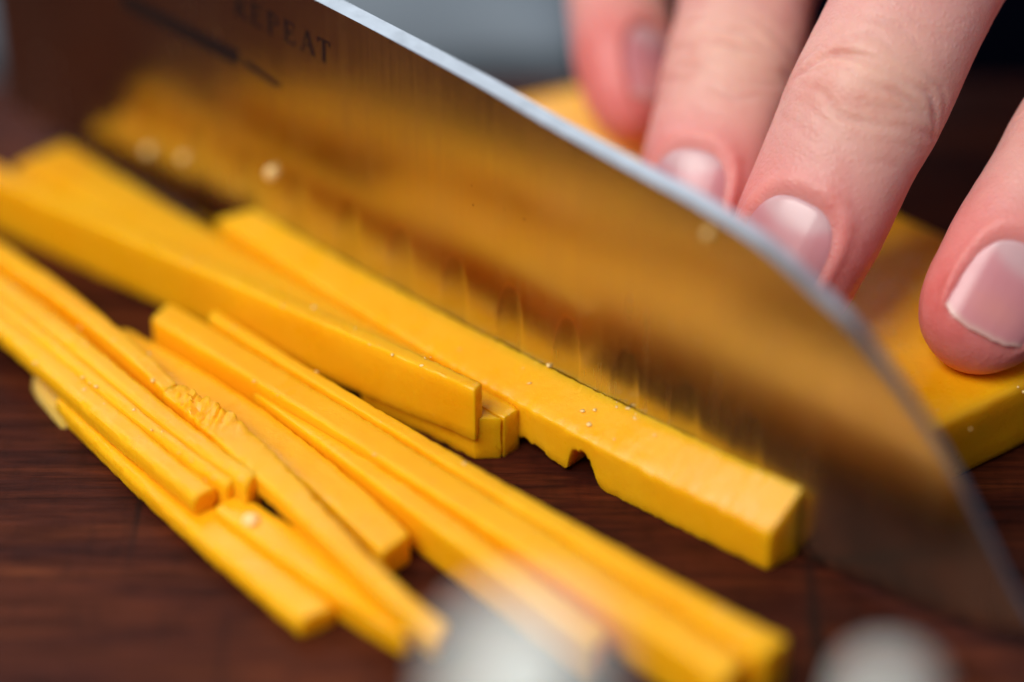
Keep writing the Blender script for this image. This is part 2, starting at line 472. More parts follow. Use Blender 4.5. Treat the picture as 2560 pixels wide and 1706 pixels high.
LABELS = {
    'A1': 'flat cheese stick lowest in the left pile, its lower left edge lying on bare wood',
    'S': 'short cheese stick resting on top of the lowest front left stick',
    'R': 'thin cheese stick third from the front in the left pile, with pale ridge',
    'Q': 'bright cheese stick in left pile with a nick near the left edge of the photo',
    'P': 'cheese stick at the back of the left pile ending in a clean square break',
    'U': 'ragged twisted cheese stick with crumbly torn top, draped over the lower front stick',
    'T': 'low cheese stick carrying a pale round drop, beneath the ragged twisted stick',
    'V': 'low cheese stick in the middle of the pile, right beside the ragged twisted stick',
    'W': 'narrow cheese stick wedged against the front of the long square ended stick',
    'E': 'long cheese stick with sharp square left end in the centre of the pile',
    'F': 'thin long cheese slice pressed behind the square ended stick, reaching furthest to lower right',
    'D': 'tall thin cheese slice standing on edge at the left, leaning against short sticks',
    'C': 'wide cheese stick behind the tall thin slice, its blurred end under the blade',
    'K': 'stubby cheese stick with upright cut end poking out past the tall thin slice',
    'L': 'narrow cheese stick with upright cut end between the stubby stick and the blade slice',
    'G': 'thick freshly cut cheese slice lying along the knife blade, torn underneath',
}
GROUP = 'cut cheese sticks in front of the knife'


# underside of the slice along the blade: distance from its left end, lift of the torn lower edge
UC_T = [0, 44.88, 46.95, 49.35, 52.73, 53.24, 54.13, 55.85, 56.63, 57.4, 200]
UC_L = [0, 1.0, 1.6, 1.1, 0.25, 2.9, 3.6, 3.2, 1.2, 0, 0]


def g_undercut(t, h):
    """the lower edge of the slice is torn: it slants down to a ragged point, then a bite is missing"""
    lift = float(np.interp(t, UC_T, UC_L))
    return h - lift * (1 + 0.22 * noise.noise(Vector((t * 1.6, 0.7, 2.0)))) - (0.16 * abs(noise.noise(Vector((t * 3.3, 5.7, 1.0)))) if lift > 0.05 else 0)


STICK = {}
for i, (key, rows) in enumerate(STICKS.items()):
    fn = g_undercut if key == 'G' else None
    V, F = build_stick('cheese_stick', rows, 1.3 + 2.1 * i, r=0.75 if key in 'A1SRQ' else 0.26, hn_fn=fn, deg=4 if key == 'U' else 3 if key in 'SRQD' else 2,
                       amp=2.2 if key in 'KL' else 1.6 if key == 'U' else 1.0, step=0.3 if key == 'U' else 0.3 if key == 'G' else 0.8,
                       gap=0.0 if key in 'GC' else 0.2 if key in 'DFKL' else 0.5,
                       rag=(np.array([-31.88, -19.81]), 5.2) if key == 'U' else None)
    o = link('cheese_stick', V, F, M_CHEESE, sharp=38)
    tag(o, LABELS[key], 'cheese stick', GROUP)
    STICK[key] = (o, V)


def child(name, parts, material, parent, kind=None):
    vs, fs = [], []
    for v0, f0 in parts:
        n0 = len(vs)
        vs += v0
        fs += [tuple(a + n0 for a in f) for f in f0]
    o = link(name, vs, fs, material, parent)
    if kind:
        o['kind'] = kind
    return o


def edge_crumbs(key, count, seed, rmin=0.10, rmax=0.28, near=True, lo=0.05, hi=0.95):
    rows = np.array(STICKS[key], float)
    rr = random.Random(seed)
    parts = []
    for q in range(count):
        t = rr.uniform(lo, hi) * (len(rows) - 1)
        i = int(t); f = t - i
        a = rows[i] * (1 - f) + rows[min(i + 1, len(rows) - 1)] * f
        s = rr.random() ** 1.5 if near else 1 - rr.random() ** 1.5 * 0.8
        x = a[0] * (1 - s) + a[2] * s; y = a[1] * (1 - s) + a[3] * s
        z = a[4] * (1 - s) + a[6] * s
        parts.append(lump((x, y, z + 0.02), rr.uniform(rmin, rmax), rr.uniform(0, 50), 1, (rr.uniform(.6, 1.9), rr.uniform(.6, 1.9), 0.4), 0.9))
    return child('crumbs', parts, M_CRUMB, STICK[key][0], 'stuff')


edge_crumbs('G', 18, 3, 0.07, 0.24, near=False, lo=0.38, hi=0.85)
edge_crumbs('E', 9, 4, 0.08, 0.2)
edge_crumbs('F', 6, 5, 0.08, 0.18)
edge_crumbs('D', 13, 6, 0.08, 0.22, lo=0.45)
edge_crumbs('Q', 10, 8, 0.08, 0.24)
edge_crumbs('P', 8, 9, 0.08, 0.24, lo=0.6)
edge_crumbs('R', 12, 10, 0.07, 0.2)
edge_crumbs('S', 9, 11, 0.07, 0.2)

# drop on the low stick, pale rind on the lowest stick
tag(link('whey_drop', *lump([-26.51, -36.04, 3.8], 0.85, 3.3, 3, (1, 1, 0.6)), M_CRUMB), 'pale round drop sitting on the low front cheese stick', 'drop')
vs, fs = [], []
rind = [[-52.84, -8.09], [-52.68, -9.27], [-51.91, -11.01], [-50.91, -12.6], [-49.7, -14.6], [-48.63, -16.16], [-48.03, -16.16], [-49.22, -13.6], [-50.66, -10.58], [-51.91, -8.46]]
for (x, y) in rind: vs.append((x, y, 0.05))
for (x, y) in rind: vs.append((x * 0.995, y * 0.98 + 0.3, 1.25))
nn_ = len(rind)
fs = [tuple(range(nn_))[::-1], tuple(range(nn_, 2 * nn_))] + [(k, (k + 1) % nn_, nn_ + (k + 1) % nn_, nn_ + k) for k in range(nn_)]
ro = link('rind', vs, fs, M_RIND, STICK['A1'][0], sharp=40)
ro['label'] = 'pale whitish rind edge'

# ---------------------------------------------------------------- cheese block behind the knife
BO = np.array([29.83, -37.68])
BD = np.array([-0.7558, 0.6548])
BN = np.array([0.6548, 0.7558])
LEAN = math.tan(math.radians(2.0))      # the blade leans back a little over the slab


def blade_xy(s, perp):
    return BO + BD * s + BN * perp



def prism(name, outline, z0, z1, r, material, seed, parent=None):
    """outline (x, y) counter-clockwise -> slab with soft rounded rim and uneven faces"""
    P0 = [np.array(p, float) for p in outline]
    ring = []
    for i in range(len(P0)):
        a, p, q = P0[i - 1], P0[i], P0[(i + 1) % len(P0)]
        u = (a - p) / np.linalg.norm(a - p); vv = (q - p) / np.linalg.norm(q - p)
        for t in (1, .5, .15):
            ring.append(p + u * 1.2 * t * (1 if t > .6 else .6) + vv * (1 - t) * 0.2)
        ring.append(p + vv * 1.2)
        L_ = np.linalg.norm(q - p); k = max(2, int(L_ / 2))
        for j in range(1, k):
            ring.append(p + vv * (1.2 + (L_ - 2.4) * j / k))
    ring = np.array(ring); c = ring.mean(0)
    def inset(d):
        dv = ring - c
        return ring - dv / np.linalg.norm(dv, axis=1)[:, None] * d
    levels = [(z0, 0.6), (z0 + .5, 0.15), (z0 + 1.2, 0)] + [(z0 + 1.2 + (z1 - z0 - 2.4) * t, 0) for t in (.25, .5, .75, 1)] + [(z1 - r * .55, r * .10), (z1 - r * .2, r * .35), (z1 - .02, r * .9), (z1, r * 1.6)]
    tops = [(z1, r * 1.6 + k) for k in (2, 4, 7, 10, 14, 18)]
    V = []
    for (z, d) in levels + tops:
        for p in inset(d):
            q = np.array([p[0], p[1], z])
            out = np.array([*(p - c), 0]); out /= np.linalg.norm(out) + 1e-6
            dz = 0.25 * fbm(q, 14, seed) + 0.06 * fbm(q, 2.5, seed + 2)
            if z > z1 - 0.5: q = q + np.array([0, 0, dz])
            elif z > z0 + 0.3: q = q + out * dz
            V.append(q)
    m = len(ring); F = []
    nl = len(levels) + len(tops)
    for i in range(nl - 1):
        for k in range(m):
            F.append((i * m + k, i * m + (k + 1) % m, (i + 1) * m + (k + 1) % m, (i + 1) * m + k))
    F.append(tuple(range(m))[::-1]); F.append(tuple((nl - 1) * m + k for k in range(m)))
    return link(name, V, F, material, parent, sharp=50)


BLOCK_Z = 9.0
outl = [blade_xy(-0.4, 2.0), blade_xy(-10.6, 47.0), blade_xy(66.7, 48.0), blade_xy(91.0, 2.0)]
block = prism('cheese_block', outl, 0.0, BLOCK_Z, 1.3, M_CHEESE, 31.0)
tag(block, 'thick slab of orange cheese behind the blade, pressed down by the fingers', 'cheese')
rr = random.Random(12)
parts = []
for q in range(22):
    s_ = rr.uniform(-12, 2); pp = rr.uniform(18, 42)
    x, y = blade_xy(s_, pp)
    parts.append(lump((x, y, BLOCK_Z + 0.05), rr.uniform(.08, .2), rr.uniform(0, 30), 1))
child('crumbs', parts, M_CRUMB, block, 'stuff')

# ---------------------------------------------------------------- knife
knife = empty('chef_knife', (*blade_xy(0, 0), 0))
tag(knife, 'steel kitchen knife with mirror blade, scalloped hollows and engraved lettering, slicing the cheese', 'knife')
ES = [-27.03, -25.23, -20.12, -15.16, -7.95, 0.0, 10.0, 45.0, 121.81]
EZ = [5.64, 4.8, 2.92, 1.89, 1.1, 0.3, 0.3, 1.7, 5.43]
SS = [-27.03, -23.88, -20.47, -16.02, -10.69, -5.73, -2.13, 1.6, 5.47, 9.28, 16.92, 24.82, 34.73, 45.04, 66.78, 121.81]
SZ = [5.89, 9.07, 13.42, 18.76, 24.08, 27.92, 30.35, 31.9, 33.55, 34.77, 35.98, 36.54, 37.31, 38.45, 39.84, 42.70156]
DIMS = [(39.92 + 7.95 * k) for k in range(-4, 9)]
DIM_TOP = 14.43


def hollow_radius(s, z, hz, c):
    u = (s - c + 0.06 * (z - 8)) / 1.95
    vz = (hz - 6.0) / (DIM_TOP - 6.0)
    return (abs(u) ** 2.5 + abs(np.where(vz > 0, vz, 0.7 * vz)) ** 2.5) ** 0.4


def half_thick(s, z, ze, zs, dimple=True):
    """half thickness of the blade at (s, z); arrays or numbers"""
    hz = z - ze
    tip = np.clip((s - ES[0]) / 40.0, 0.0, 1.0) ** 0.6
    prof = np.clip(hz / 38.0, 0, 1) * (0.25 + 0.55 * tip) + 0.30
    bev = np.clip(hz / 1.3, 0, 1)
    th = 0.03 + (prof - 0.03) * bev
    if dimple:
        d = 0.0
        for c in DIMS:      # tall oval hollows, round at the top
            d = np.maximum(d, 0.07 * (1 - np.clip(hollow_radius(s, z, hz, c), 0, 1) ** 5.0))
        th = th - d * bev
    return th


def build_blade():
    su = np.concatenate([np.linspace(ES[-1], 70, 90, endpoint=False), np.linspace(70, 0, 330, endpoint=False), np.linspace(0, -24, 70, endpoint=False), np.linspace(-24, ES[0] + 0.05, 22)])
    nv = 74
    ns = len(su)
    ze = interp(ES, EZ, su)[:, None]; zs = np.maximum(interp(SS, SZ, su)[:, None], ze + 0.02)
    vv = (np.linspace(0, 1, nv) ** 1.25)[None, :]
    Z = ze + (zs - ze) * vv
    S_ = np.repeat(su[:, None], nv, 1)
    V, F = [], []
    for sgn, dim in ((-1, True), (1, False)):
        h = half_thick(S_, Z, ze, zs, dim) * sgn + Z * LEAN
        X = BO[0] + BD[0] * S_ + BN[0] * h; Y = BO[1] + BD[1] * S_ + BN[1] * h
        V += list(np.stack([X, Y, Z], -1).reshape(-1, 3))
    off = ns * nv
    for i in range(ns - 1):
        for j in range(nv - 1):
            a = i * nv + j
            F.append((a, a + nv, a + nv + 1, a + 1))
            F.append((off + a, off + a + 1, off + a + nv + 1, off + a + nv))
    nside = len(F)
    for i in range(ns - 1):
        a = i * nv + nv - 1
        F.append((a, a + nv, off + a + nv, off + a))
    for i in range(ns - 1):
        a = i * nv
        F.append((a, off + a, off + a + nv, a + nv))
    nend = len(F)
    for j in range(nv - 1):
        F.append((j, j + 1, off + j + 1, off + j))
    o = link('blade', V, F, M_STEEL, knife, sharp=24)
    # shading of the hollows painted into the colour: darker inside (red), highlighted rims (green)
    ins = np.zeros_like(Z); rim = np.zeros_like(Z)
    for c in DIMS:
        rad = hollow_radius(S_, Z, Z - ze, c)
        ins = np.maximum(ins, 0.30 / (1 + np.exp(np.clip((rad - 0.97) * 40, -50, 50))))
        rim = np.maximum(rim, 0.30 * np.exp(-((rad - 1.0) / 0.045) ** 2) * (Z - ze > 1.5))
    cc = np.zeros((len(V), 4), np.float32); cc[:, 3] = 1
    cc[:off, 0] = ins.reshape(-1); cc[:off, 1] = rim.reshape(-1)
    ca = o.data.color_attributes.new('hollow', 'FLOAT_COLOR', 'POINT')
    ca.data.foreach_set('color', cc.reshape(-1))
    o.data.materials.append(M_SPINE)
    for i, p in enumerate(o.data.polygons):
        if nside <= i < nside + ns - 1 or i >= nend:
            p.material_index = 1
    return o


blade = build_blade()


def blade_pt(s, z, lift):
    ze = float(interp(ES, EZ, s)); zs = float(interp(SS, SZ, s))
    h = half_thick(s, z, ze, zs, False)
    x, y = blade_xy(s, -h - lift + z * LEAN)
    return (x, y, z)


def engrave(polys, s0, z0, ux, uz, name):
    """polys in letter units; ux/uz: (ds, dz) per unit along the line of text and upwards"""
    V, F = [], []
    for poly in polys:
        pts = [(s0 + a * ux[0] + b_ * uz[0], z0 + a * ux[1] + b_ * uz[1]) for (a, b_) in poly]
        k = len(pts); n0 = len(V)
        V += [blade_pt(s, z, 0.035) for s, z in pts] + [blade_pt(s, z, 0.004) for s, z in pts]
        F.append(tuple(n0 + i for i in range(k)))
        F.append(tuple(n0 + k + i for i in reversed(range(k))))
        for i in range(k):
            F.append((n0 + i, n0 + k + i, n0 + k + (i + 1) % k, n0 + (i + 1) % k))
    o = link(name, V, F, M_ETCH, blade, smooth=False)
    return o


def bar(x0, y0, x1, y1, t):
    dx, dy = x1 - x0, y1 - y0
    l = math.hypot(dx, dy); nx, ny = -dy / l * t / 2, dx / l * t / 2
    return [(x0 + nx, y0 + ny), (x0 - nx, y0 - ny), (x1 - nx, y1 - ny), (x1 + nx, y1 + ny)]


def curve(pts, t):
    return [bar(*pts[i], *pts[i + 1], t) for i in range(len(pts) - 1)]


TH = 0.17
SER = 0.07
def bowl(cx, y0, y1, w_):
    cy = (y0 + y1) / 2; ry = (y1 - y0) / 2
    return [(cx, y1)] + [(cx + w_ * math.sin(a), cy + ry * math.cos(a)) for a in np.linspace(0.25, math.pi - 0.25, 7)] + [(cx, y0)]
GLYPH = {
    'R': [bar(.14, 0, .14, 1, TH)] + curve(bowl(.14, .50, .96, .42), .10) + [bar(.32, .5, .62, 0, .13), bar(.0, .03, .30, .03, SER), bar(.0, .97, .2, .97, SER), bar(.52, .03, .74, .03, SER)],
    'E': [bar(.14, 0, .14, 1, TH), bar(.1, .04, .58, .04, .08), bar(.1, .96, .56, .96, .08), bar(.14, .52, .44, .52, .08), bar(.57, .0, .57, .24, .06), bar(.55, .76, .55, 1, .06), bar(.44, .42, .44, .62, .06), bar(0, .03, .14, .03, SER), bar(0, .97, .14, .97, SER)],
    'P': [bar(.14, 0, .14, 1, TH)] + curve(bowl(.14, .46, .96, .44), .10) + [bar(.0, .03, .32, .03, SER), bar(.0, .97, .2, .97, SER)],
    'A': [bar(.06, 0, .36, 1, .08), bar(.36, 1, .68, 0, .17), bar(.17, .34, .56, .34, .07), bar(-.04, .03, .2, .03, SER), bar(.54, .03, .8, .03, SER)],
    'T': [bar(.34, 0, .34, 1, TH), bar(.02, .96, .66, .96, .08), bar(.04, .76, .04, 1, .06), bar(.64, .76, .64, 1, .06), bar(.2, .03, .48, .03, SER)],
}
H_T = 2.75
SL = 0.055
adv = 2.52
s_start = 79.91
Z_T, S_T = 32.70, 65.41
for i, ch in enumerate('REPEAT'):
    s_ = s_start - adv * i
    z_ = Z_T + SL * (s_ - S_T)
    engrave(GLYPH[ch], s_, z_, (-H_T, -H_T * SL), (-H_T * SL * 0.3, H_T), 'engraved_letter')
mk = engrave([[(0, .9), (0, .0), (1, .05), (1, .95)], [(1.05, .60), (1.05, .22), (1.33, -.05), (1.33, .22)]], 98.65, 27.64, (-19.02, -0.73), (0, 2.3), 'engraved_mark')

# handle beyond the frame
def along_box(name, s0, s1, zc0, zc1, hz, hp, material, parent, rnd=3.0):
    V, F = [], []
    nseg, nk = 26, 24
    for i in range(nseg + 1):
        t = i / nseg
        s = s0 + (s1 - s0) * t
        zc = zc0 + (zc1 - zc0) * t
        e = min(1.0, math.sqrt(max(0.0, 1 - (1 - min(t, 1 - t) / 0.06) ** 2)) if min(t, 1 - t) < 0.06 else 1.0)
        e = max(e, 0.55)
        swell = 1 + 0.10 * math.sin(t * math.pi * 1.6 - 0.4)
        for k in range(nk):
            a = 2 * math.pi * k / nk
            ca, sa = math.cos(a), math.sin(a)
            pz = hz * swell * e * np.sign(sa) * abs(sa) ** 0.6
            pp = hp * e * np.sign(ca) * abs(ca) ** 0.6
            x, y = blade_xy(s, pp + (zc + pz) * LEAN)
            V.append((x, y, zc + pz))
    for i in range(nseg):
        for k in range(nk):
            F.append((i * nk + k, i * nk + (k + 1) % nk, (i + 1) * nk + (k + 1) % nk, (i + 1) * nk + k))
    F.append(tuple(range(nk))[::-1]); F.append(tuple(nseg * nk + k for k in range(nk)))
    return link(name, V, F, material, parent, sharp=45)


along_box('bolster', ES[-1] - 1.2, 132, 35.5, 36.5, 9.6, 6.0, M_SPINE, knife)
along_box('handle', 131.5, 240, 36.5, 43, 11.0, 9.0, M_HANDLE, knife)
for k in range(3):
    s_ = 153 + 30 * k
    x, y = blade_xy(s_, -8.7 + 3.6)
    bm = bmesh.new()
    bmesh.ops.create_uvsphere(bm, u_segments=20, v_segments=10, radius=3.2)
    vs = [(x + q.co.x * .4, y + q.co.y * .4, 38 + 2 * k + q.co.z) for q in bm.verts]
    fs = [tuple(q.index for q in f.verts) for f in bm.faces]
    bm.free()
    link('rivet', vs, fs, M_SPINE, knife)

# crumbs sticking to the blade
BLADE_CRUMBS = [[95.79, 9.46], [89.8, 11.01], [75.08, 15.13], [14.23, 33.52]]
for ((s_, z_), r_, lab) in zip(BLADE_CRUMBS, (.75, .65, .95, .55),
                               ('faint pale crumb stuck to the blade, furthest left of three', 'faint pale crumb stuck to the blade, middle one of three',
                                'bright pale crumb stuck to the blade above the slice end', 'tiny pale crumb stuck just below the blade spine near the middle finger')):
    x, y, z = blade_pt(s_, z_, 0.2)
    o = link('cheese_crumb', *lump((x, y, z), r_, s_, 2, (.8, .6, 1)), M_CRUMB)
    tag(o, lab, 'crumb', 'crumbs stuck to the knife blade')

# ---------------------------------------------------------------- hand
FW = np.array([0, math.cos(EL), -math.sin(EL)]); RT = np.array([1.0, 0, 0]); UP = np.cross(RT, FW)
T_ = [0, 9, 14, 22, 27, 36, 45, 53, 70, 98, 120]
W_ = [7.2, 7.4, 7.8, 7.95, 8.25, 8.2, 8.8, 9.8, 9.6, 11.0, 11.0]
D_ = [4.9, 5.0, 5.5, 6.0, 6.4, 6.7, 7.3, 8.3, 8.4, 9.8, 9.8]
Q_ = [6.4, 6.5, 6.6, 6.4, 6.4, 7.2, 7.6, 7.6, 8.9, 9.6, 9.6]


def spline(pts, n):
    """Catmull-Rom by arc length"""
    P_ = [np.array(p, float) for p in pts]
    P_ = [2 * P_[0] - P_[1]] + P_ + [2 * P_[-1] - P_[-2]]
    out = []
    for i in range(1, len(P_) - 2):
        for t in np.linspace(0, 1, 40, endpoint=False):
            a, b_, c_, d_ = P_[i - 1:i + 3]
            out.append(0.5 * ((2 * b_) + (-a + c_) * t + (2 * a - 5 * b_ + 4 * c_ - d_) * t * t + (-a + 3 * b_ - 3 * c_ + d_) * t ** 3))
    out.append(P_[-2])
    out = np.array(out)
    acc = np.concatenate([[0], np.cumsum(np.linalg.norm(np.diff(out, axis=0), axis=1))])
    return out, acc


class Finger:
    def __init__(self, pts, normals, k=1.0, seed=0.0, nail=(3.8, 15.2, 41), flat=1.0, dip=27.0):
        self.c, self.acc = spline(pts, 0)
        self.len = self.acc[-1]
        self.k, self.seed, self.nail, self.flat, self.dip = k, seed, nail, flat, dip
        kn = np.concatenate([[0, 12], np.linspace(30, self.len, len(normals) - 2)])
        self.nn = [np.array(n, float) for n in normals]
        self.kn = kn

    def frame(self, t):
        c = np.array([np.interp(t, self.acc, self.c[:, i]) for i in range(3)])
        e = 1.2
        a = np.array([np.interp(min(t + e, self.len), self.acc, self.c[:, i]) - np.interp(max(t - e, 0), self.acc, self.c[:, i]) for i in range(3)])
        a /= np.linalg.norm(a)
        n = np.array([np.interp(t, self.kn, [q[i] for q in self.nn]) for i in range(3)])
        n = n - a * (n @ a); n /= np.linalg.norm(n)
        return c, a, n, np.cross(a, n)

    def dims(self, t):
        k = self.k
        w_, d_, q_ = (float(interp(T_, X, t / k)) * k for X in (W_, D_, Q_))
        cap = 9.5 * k
        e = 1.0
        if t < cap:
            e = (1 - ((cap - t) / cap) ** 2.35) ** 0.5
        return w_, d_ * self.flat, q_, e

    def skin(self, t, th):
        """ring of skin points at distance t from the fingertip, th = angles from the nail side"""
        c, a, n, l = self.frame(t)
        w_, d_, q_, e = self.dims(t)
        s, co = np.sin(th), np.cos(th)
        px = np.sign(s) * abs(s) ** 0.94 * w_ * e
        py = np.where(co > 0, d_, q_) * np.sign(co) * abs(co) ** 0.92 * e
        drop = -(1 - e) * 1.6 * self.k
        dt = self.detail(t, th)
        return c + np.outer(px + s * dt, l) + np.outer(py + drop + co * dt, n)

    def rho(self, t, th):
        t0, t1, ang = self.nail
        k = self.k
        m = t1 * k - 7.0 * k
        u = abs(np.degrees(th)) / ang
        v_ = max(0.0, (t - m) / (7.0 * k))
        return (u ** 2.5 + v_ ** 2.3) ** (1 / 2.4)

    def detail(self, t, th):
        k = self.k
        co = np.cos(th)
        d = np.zeros_like(th)
        if t < (self.nail[1] + 6) * k:          # nail bed sunk in, folds raised round it
            r = self.rho(t, th)
            front = 1 / (1 + math.exp(-(t - (self.nail[0] + 0.4) * k) * 2.2))
            f = 0.34 * np.exp(-((r - 1.2) / 0.15) ** 2) - 0.34 / (1 + np.exp(np.clip((r - 1.0) * 28, -50, 50)))
            d += np.where((co > -0.2) & (r < 1.6), front * f, 0)
        x = t - self.dip * k                    # creases over the end joint
        if abs(x) < 18:
            mask = np.clip(co, 0, 1) ** 0.6
            wb = 0.55 * wob(th * 1.6, t * 0.08, self.seed)
            for (c0, a0, sg, bow) in [(-6.4, .12, .36, 1.0), (-4.2, .20, .32, 1.3), (-2.3, .30, .36, 1.2), (-0.3, .18, .32, 0.6), (1.4, .46, .42, -1.0), (3.3, .72, .46, -2.0), (5.2, .42, .40, -2.0), (7.2, .18, .42, -1.4), (9.2, .13, .4, -1.0), (11.5, .09, .4, -.6)]:
                cc = c0 + bow * (th ** 2) * 1.15 + 1.6 * wb + 0.35 * wob(th * 3.0, c0, self.seed)
                fade = np.clip(0.50 + 0.85 * wob(th * 1.5 + c0, self.seed + c0 * 2), 0, 1.3)
                d -= fade * a0 * mask * np.exp(-((x - cc) / sg) ** 2)
            d += 0.34 * mask * math.exp(-((x - 2.1) / 3.2) ** 2) * np.exp(-(th / 0.65) ** 2)
        x = t - 53 * k                          # and over the middle joint
        if abs(x) < 14:
            for c0 in (-6, -3.4, -1, 1.6, 4, 6.5):
                d -= 0.3 * np.clip(co, 0, 1) * np.exp(-((x - c0 - 0.8 * wob(th * 2, c0, self.seed)) / 0.6) ** 2)
        d += 0.16 * wob(t * 0.10 + self.seed, co * 0.9, np.sin(th) * 0.9)
        d += 0.020 * wob(t * 0.8 + self.seed, co * 3, np.sin(th) * 3)
        return d

    def mesh(self, nth=112):
        ts = [0.02, 0.08, 0.2, 0.4, 0.65, 0.95, 1.3, 1.7, 2.1]
        t = 2.5
        while t < self.len:
            ts.append(t)
            t += 0.30 if t < 42 * self.k else 1.1
        th = -math.pi + 2 * math.pi * np.arange(nth) / nth
        V = list(np.concatenate([self.skin(t, th) for t in ts]))
        F = []
        nr = len(ts)
        for i in range(nr - 1):
            for k in range(nth):
                F.append((i * nth + k, (i + 1) * nth + k, (i + 1) * nth + (k + 1) % nth, i * nth + (k + 1) % nth))
        F.append(tuple(range(nth))); F.append(tuple((nr - 1) * nth + k for k in reversed(range(nth))))
        return V, F

    def nail_mesh(self):
        t0, t1, ang = self.nail
        k = self.k
        nt_, nu = 46, 40
        V, F, cols = [], [], []
        for i in range(nt_):
            v_ = i / (nt_ - 1)
            for j in range(nu):
                u = -1 + 2 * j / (nu - 1)
                # outline: straight sides, round base, gently curved free edge
                tb = t1 * k * 1.005
                base_t = tb - 6.8 * k * (1 - (1 - abs(u) ** 2.4) ** (1 / 2.3)) if abs(u) < 1 else tb - 6.8 * k
                free_t = t0 * k + 1.0 * k * abs(u) ** 2.2 - 0.25 * k
                free_t += 0.22 * noise.noise(Vector((u * 4 + self.seed, 2.2, self.seed)))
                t = free_t + (base_t - free_t) * v_
                th = math.radians(ang) * u * 0.985
                c, a, n, l = self.frame(t)
                tt = max(t, 7.5 * k)
                w_, d_, q_, e = self.dims(tt)
                e2 = self.dims(max(t, 1.0 * k))[3]
                e = 0.55 * e + 0.45 * e2
                s, co = math.sin(th), math.cos(th)
                px = np.sign(s) * abs(s) ** 0.94 * w_ * e
                py = d_ * abs(co) ** 0.92 * e - (1 - e2) * 0.9 * k
                lift = -0.10 - 0.30 * (v_ > 0.93) * (v_ - 0.93) / 0.07 - 0.16 * abs(u) ** 6
                p = c + l * px + n * (py + lift) + (l * s + n * co) * (0.018 * noise.noise(Vector((th * 9, self.seed, t * .05))))
                V.append(p)
                lun = 1 / (1 + math.exp(((tb - t) - 3.4 * k * (1 - 0.75 * u * u)) * 3.0 / k))
                fr = 0.6 / (1 + math.exp((t - free_t - 0.40 * k) * 9.0 / k))
                pink = np.array([0.66, 0.245, 0.275]); pale = np.array([0.70, 0.42, 0.44]); edge = np.array([0.78, 0.52, 0.42])
                flush = np.array([0.74, 0.27, 0.25])
                cc = pink + (flush - pink) * math.exp(-((t - free_t - 2.6 * k) / (1.7 * k)) ** 2) * math.exp(-(u / 0.6) ** 2) * 0.75
                cc = cc + (pale - cc) * lun * 0.85
                cc = cc + (edge - cc) * fr
                cols.append(cc)
        top = len(V)
        # underside gives the plate its thickness
        for i in range(nt_):
            for j in range(nu):
                p = V[i * nu + j]
                t = t0 * k + (t1 - t0) * k * i / (nt_ - 1)
                c, a, n, l = self.frame(t)
                V.append(p - n * 0.16)
                cols.append(cols[i * nu + j])
        for i in range(nt_ - 1):
            for j in range(nu - 1):
                q = i * nu + j
                F.append((q, q + nu, q + nu + 1, q + 1))
                F.append((top + q, top + q + 1, top + q + nu + 1, top + q + nu))
        bd = [j for j in range(nu)] + [i * nu + nu - 1 for i in range(1, nt_)] + [(nt_ - 1) * nu + j for j in range(nu - 2, -1, -1)] + [i * nu for i in range(nt_ - 2, 0, -1)]
        for q in range(len(bd)):
            x_, y_ = bd[q], bd[(q + 1) % len(bd)]
            F.append((x_, y_, top + y_, top + x_))
        return V, F, cols


def cam_normal(r, u=0.0):
    """direction towards the viewer side of the table, turned r to the right and u up"""
    v_ = -FW + RT * r + UP * u
    return v_ / np.linalg.norm(v_)


FINGERS = {
    'thumb': Finger([[16.08, 20.95, 13.52], [14.72, 24.24, 16.34], [13.32, 31.15, 20.76], [14.23, 43.83, 26.29], [29.23, 66.33, 32.29], [64.29, 91.73, 33.26]], [cam_normal(.75), cam_normal(.75), cam_normal(.9), (0.6, -0.5, .8), (.2, -.3, 1)], 0.84, 5.1, nail=(4.5, 15.0, 36), dip=24),
    'index': Finger([[17.72, -4.4, 10.77], [18.79, -1.48, 13.94], [21.28, 6.22, 19.44], [25.27, 18.19, 27.4], [29.08, 30.99, 34.82], [47.56, 68.83, 47.14]], [cam_normal(-.45), cam_normal(-.4), cam_normal(-.1), cam_normal(0, .3), (0, -.3, 1)], 0.92, 2.3, nail=(3.8, 15.3, 40)),
    'middle': Finger([[25.76, -15.59, 11.04], [27.51, -13.3, 15.0], [32.15, -7.62, 22.81], [36.76, -1.52, 30.36], [42.18, 6.29, 38.55], [47.52, 15.86, 44.92], [66.0, 53.7, 57.24]], [cam_normal(-.55), cam_normal(-.48), cam_normal(-.05), cam_normal(0, .3), (0, -.3, 1)], 1.02, 0.4),
    'ring': Finger([[46.49, -20.0, 11.03], [49.15, -16.46, 15.0], [55.9, -8.63, 22.37], [63.18, 0.28, 29.53], [71.06, 10.46, 36.74], [88.7, 46.58, 47.24]], [cam_normal(0.05), cam_normal(.05), cam_normal(.1, .2), (0, -.3, 1)], 1.0, 3.7, nail=(3.8, 14.0, 40)),
    'little': Finger([[69.49, -21.0, 10.03], [70.15, -19.46, 13.0], [76.9, -11.63, 20.37], [84.18, -2.72, 27.53], [92.06, 7.46, 34.74], [103.96, 36.7, 41.54]], [cam_normal(0.2), cam_normal(.2), cam_normal(.2, .2), (0.2, -.3, 1)], 0.86, 8.8),
}


def obj_from(V, F, name):
    me = bpy.data.meshes.new(name)
    me.from_pydata([tuple(float(a) for a in p) for p in V], [], F)
    bm = bmesh.new(); bm.from_mesh(me)
    bmesh.ops.recalc_face_normals(bm, faces=bm.faces)
    bm.to_mesh(me); bm.free()
    o = bpy.data.objects.new(name, me)
    COL.objects.link(o)
    return o


